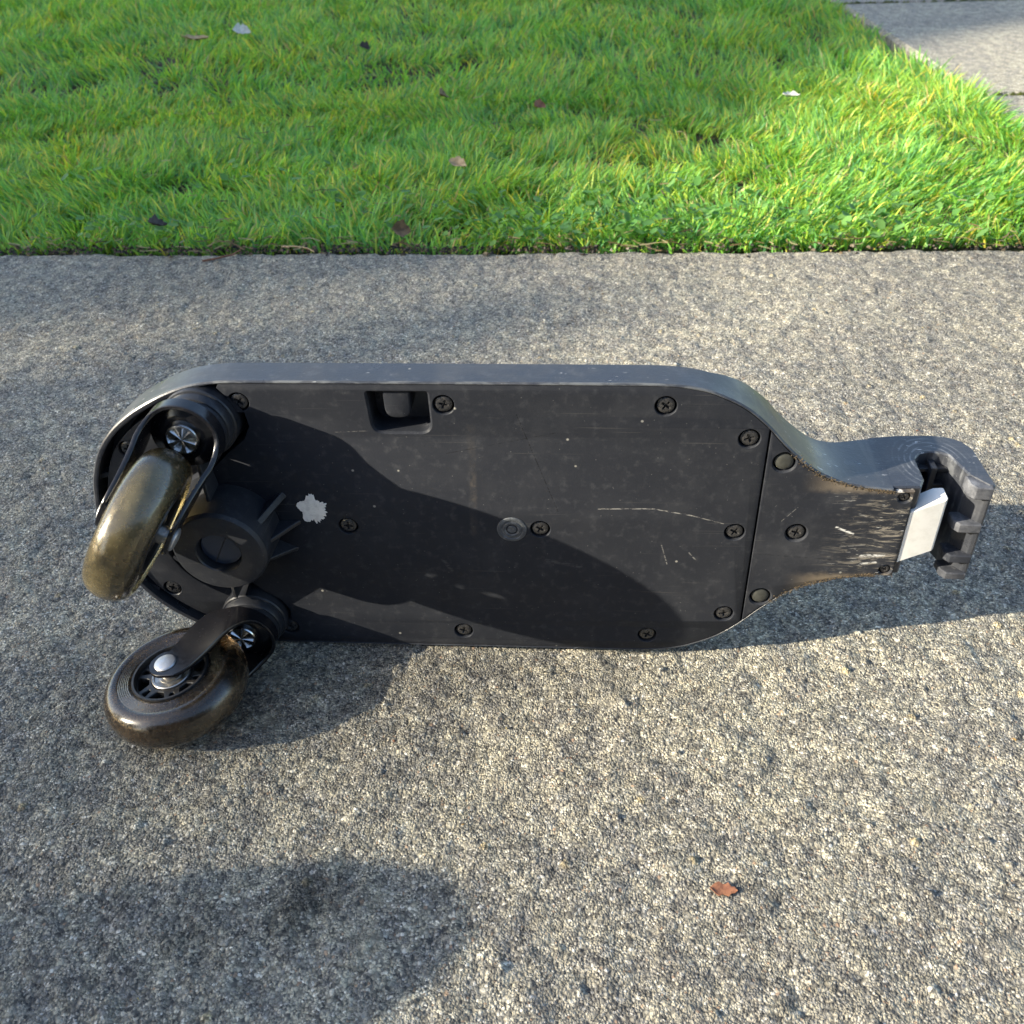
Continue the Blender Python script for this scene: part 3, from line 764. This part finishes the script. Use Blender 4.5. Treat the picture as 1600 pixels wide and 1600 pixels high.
# ---- caster sockets, forks and wheels
def caster(B, Cw, axis, tyre_mat):
    B, Cw, a = Vector(B), Vector(Cw), Vector(axis).normalized()
    s = (Vector((0, 0, 1)) - a * a.z).normalized()
    t = s.cross(a).normalized()
    if (Cw - B).dot(t) < 0: t = -t
    B = B + a * (Cw - B).dot(a)                       # swivel centre in line with the wheel
    L = (Cw - B).dot(t); NC = (Cw - B).dot(s)
    def P(q, tt, n):                                  # q across, tt along the trail, n out
        p = B + a * q + t * tt + s * n; return D(p.x, p.y, p.z)
    ea, et, es = (P(1, 0, 0) - P(0, 0, 0)) * 1000, (P(0, 1, 0) - P(0, 0, 0)) * 1000, (P(0, 0, 1) - P(0, 0, 0)) * 1000
    def frame(x, y, z, org): return Matrix(((x.x, y.x, z.x, org.x), (x.y, y.y, z.y, org.y), (x.z, y.z, z.z, org.z), (0, 0, 0, 1)))
    FS = frame(ea, et, es, P(0, 0, 0))                # lathe axis = swivel axis
    mb = MB(); mb.lathe(mm([(18.9, -15), (18.7, 3.2), (18.2, 4.0), (17.4, 4.2), (17.1, 8.2), (16.6, 9.0), (15.8, 9.2), (15.4, 11.8), (14.6, 12.5), (5, 12.5)]), 48, FS @ Matrix.Translation(FS.to_3x3().inverted() @ (D(3.0, 0, 0))), cap1=True)
    mb.build('caster_socket', M_inner, root)
    # fork: base dish, and one wall that runs from leg to leg round the front of the dish
    R0, Q = 17.0, 15.0
    path_ = []
    def leg_pts(sg):
        pts = []
        for k in range(19):
            tt = (L + 8.6) * (1 - k / 18)
            q = Q + (R0 - Q) * (1 - min(1, max(0, tt / 16.0))) ** 2 if tt < 16 else Q
            pts.append((sg * q, tt))
        return pts
    path_ = leg_pts(1)[:-1]
    for k in range(25):
        an = math.pi * k / 24; path_.append((R0 * math.cos(an), -R0 * math.sin(an)))
    path_ += list(reversed(leg_pts(-1)))[1:]
    def sm(x): x = max(0, min(1, x)); return x * x * (3 - 2 * x)
    rE = 8.8
    def bounds(tt):
        if tt <= L:
            hi = 20.0 + (NC + rE - 20.0) * sm((tt + 14) / (L + 8)) if tt > -14 else 20.0
            lo = 13.0 + (NC - rE - 13.0) * max(0, (tt - 7) / (L - 7)) ** 2.8 if tt > 7 else 13.0
        else:
            d = math.sqrt(max(0, rE * rE - (tt - L) ** 2)); hi, lo = NC + d, NC - d
        return lo, hi
    th = 2.3; rin, rout = [], []
    n_ = len(path_)
    V = []
    for i, (q, tt) in enumerate(path_):
        p0, p1 = path_[max(0, i - 1)], path_[min(n_ - 1, i + 1)]
        dx, dy = p1[0] - p0[0], p1[1] - p0[1]; ln = math.hypot(dx, dy); nx_, ny_ = dy / ln, -dx / ln      # outward
        if q * nx_ + (tt if tt < 0 else 0) * ny_ < 0: nx_, ny_ = -nx_, -ny_
        lo, hi = bounds(tt)
        V.append([(q + nx_ * th, tt + ny_ * th, lo), (q + nx_ * th, tt + ny_ * th, hi - .4), (q + nx_ * (th - .4), tt + ny_ * (th - .4), hi), (q + nx_ * .4, tt + ny_ * .4, hi), (q, tt, hi - .4), (q, tt, lo)])
    mb = MB(); k0 = 6
    flat = [P(*c) for row in V for c in row]
    fs = []
    for i in range(n_ - 1):
        for j in range(k0): fs.append((i * k0 + j, i * k0 + (j + 1) % k0, (i + 1) * k0 + (j + 1) % k0, (i + 1) * k0 + j))
    fs += [tuple(range(k0)), tuple((n_ - 1) * k0 + j for j in range(k0))]
    mb.add(flat, fs)
    # base dish
    rb = []
    for (r_, n__) in ((R0 + .3, 13.0), (R0 + .3, 14.6), (15.5, 15.0), (12.2, 16.6), (11, 17.0), (9.2, 16.8), (.01, 16.8)):
        rb.append([P(r_ * math.cos(2 * math.pi * i / 40), r_ * math.sin(2 * math.pi * i / 40), n__) for i in range(40)])
    mb.loops(rb)
    fork = mb.build('caster_fork', M_fork, root, 40)
    # kingpin bolt head: a disc pressed with six petals
    mb = MB(); seg = 48; rings = []
    for r_, n__ in ((8.3, 16.8), (8.3, 18.6), (7.9, 19.3), (7.2, 19.4)):
        rings.append([P(r_ * math.cos(2 * math.pi * i / seg), r_ * math.sin(2 * math.pi * i / seg), n__) for i in range(seg)])
    mb.loops(rings)
    k = len(mb.v); star = []
    for i in range(seg):
        ph = (i % 8) / 8; h = 19.4 - (1.5 if 2 <= i % 8 <= 5 else 0) * 1
        star.append(P(6.6 * math.cos(2 * math.pi * i / seg), 6.6 * math.sin(2 * math.pi * i / seg), h))
    mid = [P(2.0 * math.cos(2 * math.pi * i / seg), 2.0 * math.sin(2 * math.pi * i / seg), 19.3 - (.4 if 2 <= i % 8 <= 5 else 0)) for i in range(seg)]
    mb.loops([rings[-1], star, mid]); mb.v.append(P(0, 0, 19.5)); c = len(mb.v) - 1; b0 = len(mb.v) - 1 - seg
    for i in range(seg): mb.f.append((b0 + i, b0 + (i + 1) % seg, c))
    mb.build('kingpin_bolt', M_chrome, fork, 20)
    # wheel, lathe axis along the axle
    ctr = P(0, L, NC); FW = frame(et, es, ea, ctr)
    e3 = et.cross(es)
    if e3.dot(ea) < 0: FW = frame(es, et, ea, ctr)
    R, hw = 38.3, 12.0
    prof = [(20.85, -10.2), (21.6, -10.6)]
    for i in range(13): prof.append((22.3 + .5 * i, -10.9 + (.22 if i % 2 else 0)))
    pr2 = []
    for i in range(1, 26):
        an = -math.pi / 2 + math.pi * i / 26
        pr2.append((28.6 + 9.7 * math.cos(an) ** .86, 11.6 * math.sin(an)))
    left = prof; right = [(r_, -z_) for r_, z_ in reversed(prof)]
    full = left + pr2 + right + [(20.85, -10.2)]
    wheel = MB(); wheel.lathe(mm(full), 88)
    w = wheel.build('tyre', tyre_mat, fork, 40); w.matrix_local = FW
    # hub: rim band, web with openings, bearing
    hb = MB(); hb.lathe(mm([(20.75, -10.1), (20.75, 10.1), (20.3, 11.3), (19.2, 11.3), (18.7, 10.4), (18.5, -10.4), (19.2, -11.3), (20.3, -11.3), (20.75, -10.1)]), 64)
    outer = circle(0, 0, 18.8, 72); hl = [circle(0, 0, 10.6, 40)]
    def sect(r0, r1, a0, a1, rd):
        pts = [Vector((r1 * math.cos(rad(a0 + (a1 - a0) * i / 6)), r1 * math.sin(rad(a0 + (a1 - a0) * i / 6)))) for i in range(7)]
        m_ = rad((a0 + a1) / 2); h_ = rad((a1 - a0) * .28)
        pts += [Vector((r0 * math.cos(m_ + h_), r0 * math.sin(m_ + h_))), Vector((r0 * math.cos(m_ - h_), r0 * math.sin(m_ - h_)))]
        return roundpoly(pts, rd, 2)
    for i in range(6):
        hl.append(sect(12.2, 18.0, i * 60 + 3, i * 60 + 37, .9)); hl.append(sect(13.2, 17.4, i * 60 + 44, i * 60 + 56, .5))
    for zf, zb in ((8.2, 5.0), (-8.2, -5.0)):
        sg = 1 if zf > 0 else -1
        fo = [Vector((p.x, p.y, zf)) / 1000 for p in outer]
        loops2 = [outer] + [ccw(h) for h in hl]; inner2 = [outer] + [offset(ccw(h), -.35) for h in hl]
        hb.fill([[Vector((p.x, p.y, zf)) / 1000 for p in l] for l in inner2], inner2)
        for l, l2 in zip(loops2[1:], inner2[1:]):
            hb.loops([[Vector((p.x, p.y, zf)) / 1000 for p in l2], [Vector((p.x, p.y, zf - .4 * sg)) / 1000 for p in l], [Vector((p.x, p.y, zb)) / 1000 for p in l]])
        hb.fill([[Vector((p.x, p.y, zb)) / 1000 for p in l] for l in loops2], loops2)
    hb.lathe(mm([(20.9, -7.6), (28.2, -7.6), (30.0, -5.8), (30.0, 5.8), (28.2, 7.6), (20.9, 7.6)]), 64)      # core moulded into the tyre
    hu = hb.build('wheel_hub', M_hub, fork, 30); hu.matrix_local = FW
    be = MB()
    for sg in (1, -1):
        be.lathe(mm([(10.5, 4 * sg), (10.5, 9.0 * sg), (10.1, 9.4 * sg), (9.2, 9.4 * sg), (8.9, 8.8 * sg), (6.6, 8.8 * sg), (6.3, 9.6 * sg), (4.8, 9.8 * sg), (4.6, 12.8 * sg)]), 40)
    bo = be.build('bearing', M_bearing, fork, 30); bo.matrix_local = FW
    ax = MB()
    for sg in (1, -1):
        z = Q + th
        ax.lathe(mm([(5.9, (z - .2) * sg), (5.9, (z + .4) * sg), (5.4, (z + 1.0) * sg), (4.0, (z + 1.5) * sg), (2, (z + 1.75) * sg), (.01, (z + 1.8) * sg)]), 32)
    ax.lathe(mm([(4.0, -Q), (4.0, Q)]), 20)
    ao = ax.build('axle_rivet', M_rivet, fork, 30); ao.matrix_local = FW
    return fork
caster((-155.0, 66.8, 0), (-170.5, 38.1, 49.4), (-.872, .488, -.04), M_tyre_gold)
caster((-151.0, -67.2, 0), (-177.8, -70.2, 51.5), (-.12, .993, .02), M_tyre_smoke)

# ---- neck collar at the nose: a thick C shaped wall with an open slot
outer_p = [(190.2, -2.7), (190.2, -48.2), (205, -50.6), (224, -51.2), (232, -49.6), (238.0, -45.6), (241.6, -38.5), (242.8, -6.0), (241.4, -4.4), (239.3, -5.2), (232.6, -14.0),
           (229.2, -26.5), (227.6, -31.8), (223.5, -34.6), (218, -35.2), (213, -33.2), (209.6, -28.6), (209.2, -10.0), (205.8, -3.0)]
cp = ccw(roundpoly([Vector(p) for p in outer_p], [0, 0, 0, 3, 3, 3, 3, 1.2, 1, 1, 1.5, 2, 2, 2, 2, 2, 2, 2, 1.2], 3))
mb = MB()
VT = 28.3
# upper and lower shelves are full, the middle of the hook wall is cut back (teeth are added below)
ring_v = [(VT - .0, .8), (VT - .8, 0), (-VT + .8, 0), (-VT, .8)]
def vv(v, u): return v - (3.8 * min(1, max(0, (u - 212) / 16)) if v < 0 else 0)
rings = [[D(p.x, vv(v, p.x), p.y) for p in offset(cp, o_)] for v, o_ in ring_v]
mb.loops(rings); mb.fill([rings[0]], [offset(cp, .8)]); mb.fill([rings[-1]], [offset(cp, .8)])
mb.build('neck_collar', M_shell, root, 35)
# worn teeth on the inner edge of the hook
for v0, v1, du in ((20.5, 27.8, 3.4), (-.5, 5.0, .6), (-20.5, -15.5, .6), (-31.9, -27.4, 1.2)):
    pts = roundpoly([(227.2 + du, -14.5), (227.4 + du, -6.5), (229.8 + du, -3.2), (241.2, -2.7), (241.9, -10), (236.0, -15)], [.6, .6, .5, .6, .5, .5], 2)
    mb = MB(); pts = ccw(pts)
    rg = [[D(p.x, v, p.y) for p in offset(pts, o_)] for v, o_ in ((v1, .6), (v1 - .6, 0), (v0 + .6, 0), (v0, .6))]
    mb.loops(rg); mb.fill([rg[0]], [offset(pts, .6)]); mb.fill([rg[-1]], [offset(pts, .6)])
    mb.build('collar_tooth', M_worn, root)
# web ribs inside the slot
for lo, hi in (((210.5, 19.0, -33.5), (228.5, 21.5, -29.5)), ((211.0, 10.0, -33.5), (228, 12.0, -29.0)), ((218.0, -27, -34.5), (221.5, 24, -26.0)), ((209.8, -27, -34), (213, 24, -30))):
    mb = MB(); mb.box(D(lo[0], lo[1], hi[2]), D(hi[0], hi[1], lo[2])); o = mb.build('collar_rib', M_inner, root)
    md = o.modifiers.new('bevel', 'BEVEL'); md.width = .0006; md.segments = 2
# pale metal latch tongue reaching into the slot
tg = ccw(roundpoly([(203.0, -.7), (203.0, -12), (216.5, -14.5), (220.8, -12.5), (220.6, -3.4), (219.4, -2.2)], [0, 0, 1, 1.5, 1.0, .8], 3))
mb = MB()
rg = [[D(p.x, v + (p.x - 204) * .42, p.y) for p in offset(tg, o_)] for v, o_ in ((14.6, .5), (14.1, 0), (-17.9, 0), (-18.4, .5))]
mb.loops(rg); mb.fill([rg[0]], [offset(tg, .5)]); mb.fill([rg[-1]], [offset(tg, .5)])
tag(mb.build('latch_tongue', M_alu, root), 'pale scuffed metal latch tongue')

# dirt caked along the nose edge
r = np.random.default_rng(3); V = []; F = []; C_ = []
edge = [p for p in inset if 140 < p.x < 192]
for i in range(900):
    p = edge[r.integers(0, len(edge))]; sgn = 1 if p.y > 0 else -1
    if r.random() > (1.0 if 155 < p.x else .35): continue
    q = Vector((p.x + r.normal(0, 1.3), p.y - sgn * (abs(r.normal(0, .9)) - .9))); s_ = r.uniform(.15, .55)
    k = len(V); nn = r.uniform(-.1, .15)
    for du, dv, dn_ in ((-s_, -s_ * .7, 0), (s_, -s_ * .6, 0), (s_ * .6, s_ * .8, 0), (-s_ * .7, s_ * .6, 0), (0, 0, s_ * .8)): V.append(D(q.x + du, q.y + dv, nn + dn_))
    F += [(k, k + 1, k + 4), (k + 1, k + 2, k + 4), (k + 2, k + 3, k + 4), (k + 3, k, k + 4)]
    C_ += [np.array((.20, .155, .105)) * r.uniform(.5, 1.4)] * 5
dirt = fast_mesh('caked_dirt', np.array([tuple(v) for v in V]), None, M_grass, ('tint', np.array(C_)), tris=np.array(F)); dirt.parent = root; dirt['kind'] = 'stuff'

# ------------------------------------------------------------------ fallen leaves
def leaf(name, x, y, z, L, W, rot, tilt, mat, label, cat='leaf', curl=.55, seed=0):
    rr = random.Random(seed); mb = MB(); N_ = 9; top, bot = [], []
    for sgn, store in ((1, top), (-1, bot)):
        pass
    rows = []
    for i in range(N_ + 1):
        t = i / N_; w = W / 2 * math.sin(math.pi * min(1, t * 1.02)) ** .75 * (1 + rr.uniform(-.35, .2)) + L * .004
        cz = curl * L * (t - .5) ** 2
        rows.append([Vector(((t - .5) * L, s * w, cz + abs(s) * w * curl * 1.3 + rr.uniform(-1, 1) * L * .03)) for s in (-1, -.5, 0, .5, 1)])
    n = 5; th = Vector((0, 0, -.0005))
    vs = [p for r_ in rows for p in r_]; k = len(vs); vs += [p + th for p in vs]
    fs = []
    for i in range(N_):
        for j in range(n - 1):
            a = i * n + j; fs += [(a, a + 1, a + n + 1, a + n), (k + a, k + a + n, k + a + n + 1, k + a + 1)]
        fs += [(i * n, i * n + n, k + i * n + n, k + i * n), (i * n + n - 1, k + i * n + n - 1, k + i * n + 2 * n - 1, i * n + 2 * n - 1)]
    fs += [(0, k, k + 1, 1), (1, k + 1, k + 2, 2), (2, k + 2, k + 3, 3), (3, k + 3, k + 4, 4)]
    mb.add(vs, fs)
    o = mb.build(name, mat, None, 60); o.location = (x, y, z); o.rotation_euler = (tilt[0], tilt[1], rot)
    tag(o, label, cat); return o
leaf('fallen_leaf', .091, .242, .0012, .0125, .0065, -.12, (.05, .05), M_leaf_red, 'small russet leaf fragment lying on the sunny concrete', curl=.18, seed=1)
leaf('fallen_leaf', 0.055, 1.474, 0.028, 0.020, .020, .6, (.5, .1), M_leaf_red, 'dark red leaf caught upright in the lawn', seed=2)
leaf('fallen_leaf', -0.090, 1.544, 0.030, 0.023, .020, 1.2, (.7, .3), M_leaf_brown, 'brown curled leaf standing in the lawn near the red one', seed=3)
leaf('fallen_leaf', -0.056, 1.212, 0.028, 0.025, .016, -.4, (.35, .2), M_leaf_tan, 'tan folded leaf lying on the grass in the half shade', seed=4)
leaf('fallen_leaf', -0.377, 1.024, .030, 0.025, .018, .9, (.4, .4), M_leaf_dark, 'blackened leaf above the bare edge of the lawn', seed=5)
leaf('fallen_leaf', -0.499, 2.049, 0.033, 0.034, .030, .2, (.5, .2), M_leaf_pale, 'pale grey leaf on the shaded lawn far from the path', seed=6)
leaf('fallen_leaf', -0.583, 2.024, 0.028, 0.051, .016, .1, (.2, .1), M_leaf_tan, 'long tan leaf on the shaded lawn beside the pale one', seed=7)
leaf('fallen_leaf', 0.425, 1.487, 0.030, 0.027, .014, .1, (.2, .1), M_leaf_pale, 'whitish leaf lying flat on the sunlit grass', seed=8)
leaf('fallen_leaf', -0.245, 1.898, 0.030, 0.020, .022, .3, (.5, .3), M_leaf_dark, 'dark purple brown leaf on the shaded lawn', seed=9)
leaf('fallen_leaf', -.115, 1.038, .012, .022, .017, .3, (.9, .3), M_leaf_brown, 'crumpled grey brown leaf at the grass edge beside the path', seed=10)
# long dry stem and red twig at the joint
def stem(name, pts, r0, mat, label, cat):
    mb = MB(); P_ = [Vector(p) for p in pts]; rings = []
    for i, p in enumerate(P_):
        d_ = (P_[min(i + 1, len(P_) - 1)] - P_[max(i - 1, 0)]).normalized(); s1 = d_.cross(Vector((0, 0, 1))).normalized(); s2 = s1.cross(d_); rr = r0 * (1 - .5 * i / len(P_))
        rings.append([p + s1 * rr * math.cos(k * 1.0472) + s2 * rr * math.sin(k * 1.0472) for k in range(6)])
    mb.loops(rings); mb.f += [tuple(range(6)), tuple(range(len(rings) * 6 - 6, len(rings) * 6))]
    tag(mb.build(name, mat, None, 60), label, cat)
stem('dry_stem', [(-.245, 1.022, .003), (-.232, 1.020, .004), (-.216, 1.016, .003), (-.208, 1.009, .0015)], .0011, M_leaf_tan, 'pale dry grass stem bent over the edge of the concrete', 'stem')
stem('red_twig', [(-.325, .990, .002), (-.312, .996, .002), (-.296, 1.006, .002), (-.288, 1.016, .004)], .0012, M_leaf_red, 'reddish twig lying on the concrete at the lawn edge', 'twig')

# ------------------------------------------------------------------ what shades the left side: hedge with a taller tree, and an added post, all left of the view
dh = Vector((SUN.x, SUN.y, 0)).normalized(); ph = Vector((-dh.y, dh.x, 0)); TAN = math.tan(ELEV)
QK = [-4, .0, .3, .45, .55, .70, .80, .95, 1.1, 1.3, 1.5, 1.72, 1.82, 1.92, 2.1, 4.5]
RK = [.02, .02, .04, .02, .03, .14, .27, .34, .42, .68, .95, 1.22, 1.6, 2.1, 2.7, 2.7]
DT = 11.0
def shade_plant(name, q0, q1, nleaf, seed, label, cat):
    r = np.random.default_rng(seed)
    t_ = bpy.data.objects.new(name, None); COL.objects.link(t_)
    base = -dh * (DT + .5) + ph * ((q0 + q1) / 2); t_.location = (base.x, base.y, -.06); tag(t_, label, cat)
    q = r.uniform(q0, q1, nleaf); dep = r.uniform(0, 1.3, nleaf)
    top = TAN * (DT + dep + np.interp(q, QK, RK))
    fr = r.random(nleaf) ** 1.15
    z = top - .02 - fr * 2.2 + r.normal(0, .015, nleaf)
    pos = -np.outer(DT + dep, np.array(dh)) + np.outer(q, np.array(ph)); pos[:, 2] = z
    pos -= np.array(t_.location)
    s = r.uniform(.03, .06, nleaf); ax1 = r.normal(size=(nleaf, 3)); ax1 /= np.linalg.norm(ax1, axis=1)[:, None]
    ax2 = np.cross(ax1, r.normal(size=(nleaf, 3))); ax2 /= np.linalg.norm(ax2, axis=1)[:, None]
    V = np.stack([pos - ax1 * s[:, None], pos + ax2 * s[:, None] * .5, pos + ax1 * s[:, None], pos - ax2 * s[:, None] * .5], 1).reshape(-1, 3)
    c = np.array([(.04, .09, .02), (.06, .12, .03), (.03, .07, .02)])[r.integers(0, 3, nleaf)]
    # dense inner growth: a lumpy wall below the leaf tips
    qs = np.linspace(q0, q1, 40); core = []
    fo = fast_mesh('foliage', V, np.arange(len(V)).reshape(-1, 4), M_foliage, ('tint', np.repeat(c, 4, 0)), smooth=False); fo.parent = t_
    tops = TAN * (DT + .6 + np.interp(qs, QK, RK)) - .45; zz = np.linspace(0.1, 1, 14); mbv = []
    for side in (0.15, 1.15):
        for f_ in zz:
            for j, qq in enumerate(qs):
                p = -np.array(dh) * (DT + side + r.normal(0, .04)) + np.array(ph) * qq; p[2] = tops[j] * f_ + r.normal(0, .02) * (f_ < 1); mbv.append(p - np.array(t_.location))
    nq = len(qs); faces = []
    for sd in (0, 1):
        o_ = sd * nq * 14
        for i in range(13):
            for j in range(nq - 1): faces.append((o_ + i * nq + j, o_ + i * nq + j + 1, o_ + (i + 1) * nq + j + 1, o_ + (i + 1) * nq + j))
    for j in range(nq - 1): faces.append((13 * nq + j, 13 * nq + j + 1, 27 * nq + j + 1, 27 * nq + j))
    co_ = fast_mesh('inner_growth', np.array(mbv), np.array(faces), M_foliage, ('tint', np.tile(np.array([(.03, .06, .02)]), (len(mbv), 1)))); co_.parent = t_
    mb = MB(); mb.lathe([(.16, 0), (.11, .6), (.09, 2.0), (.05, 3.4)], 12, Matrix.Identity(4)); mb.build('trunk', M_bark, t_)
shade_plant('clipped_hedge', -4.0, 1.42, 16500, 21, 'tall clipped green hedge standing left of the path', 'hedge')
shade_plant('garden_tree', 1.40, 4.5, 19000, 22, 'taller leafy garden tree behind the hedge', 'tree')
# added unseen post, shaped to cast the domed shadow on the near left concrete
bc = -dh * 1.10 + ph * .236
mb = MB(); mb.lathe([(.070, 0), (.070, .03), (.056, .036), (.054, .30), (.056, .385), (.053, .412), (.044, .434), (.030, .448), (.014, .455), (.001, .457)], 36)
bo = mb.build('shadow_post', M_post, None, 40); bo.location = (bc.x, bc.y, -.001)
tag(bo, 'unseen round grey post added to cast a domed shadow on the path', 'shadow_post')

# unseen wall added behind the camera to keep low sky off the deck's underside
hw = bpy.data.objects.new('sky_block_wall', None); COL.objects.link(hw); hw.location = (0, -2.7, -.06); hw.rotation_euler = (0, 0, PATH_ROT)
tag(hw, 'unseen slate blue clapboard wall added behind the camera to block sky light', 'wall')
M_clap = simple('slate_blue_boards', (.055, .066, .085), .7, 0, .5, (.04, .047, .06), 9)
bd = None
for k in range(11):
    if bd is None:
        mb = MB(); mb.add([(-2.6, 0, 0), (6, 0, 0), (6, .014, .19), (-2.6, .014, .19), (-2.6, -.05, 0), (6, -.05, 0), (6, -.05, .19), (-2.6, -.05, .19)],
                          [(0, 1, 2, 3), (7, 6, 5, 4), (0, 4, 5, 1), (3, 2, 6, 7), (0, 3, 7, 4), (1, 5, 6, 2)])
        bd = mb.build('board', M_clap, hw, 0); o = bd
    else:
        o = bd.copy(); COL.objects.link(o)
    o.location = (0, 0, k * .18)
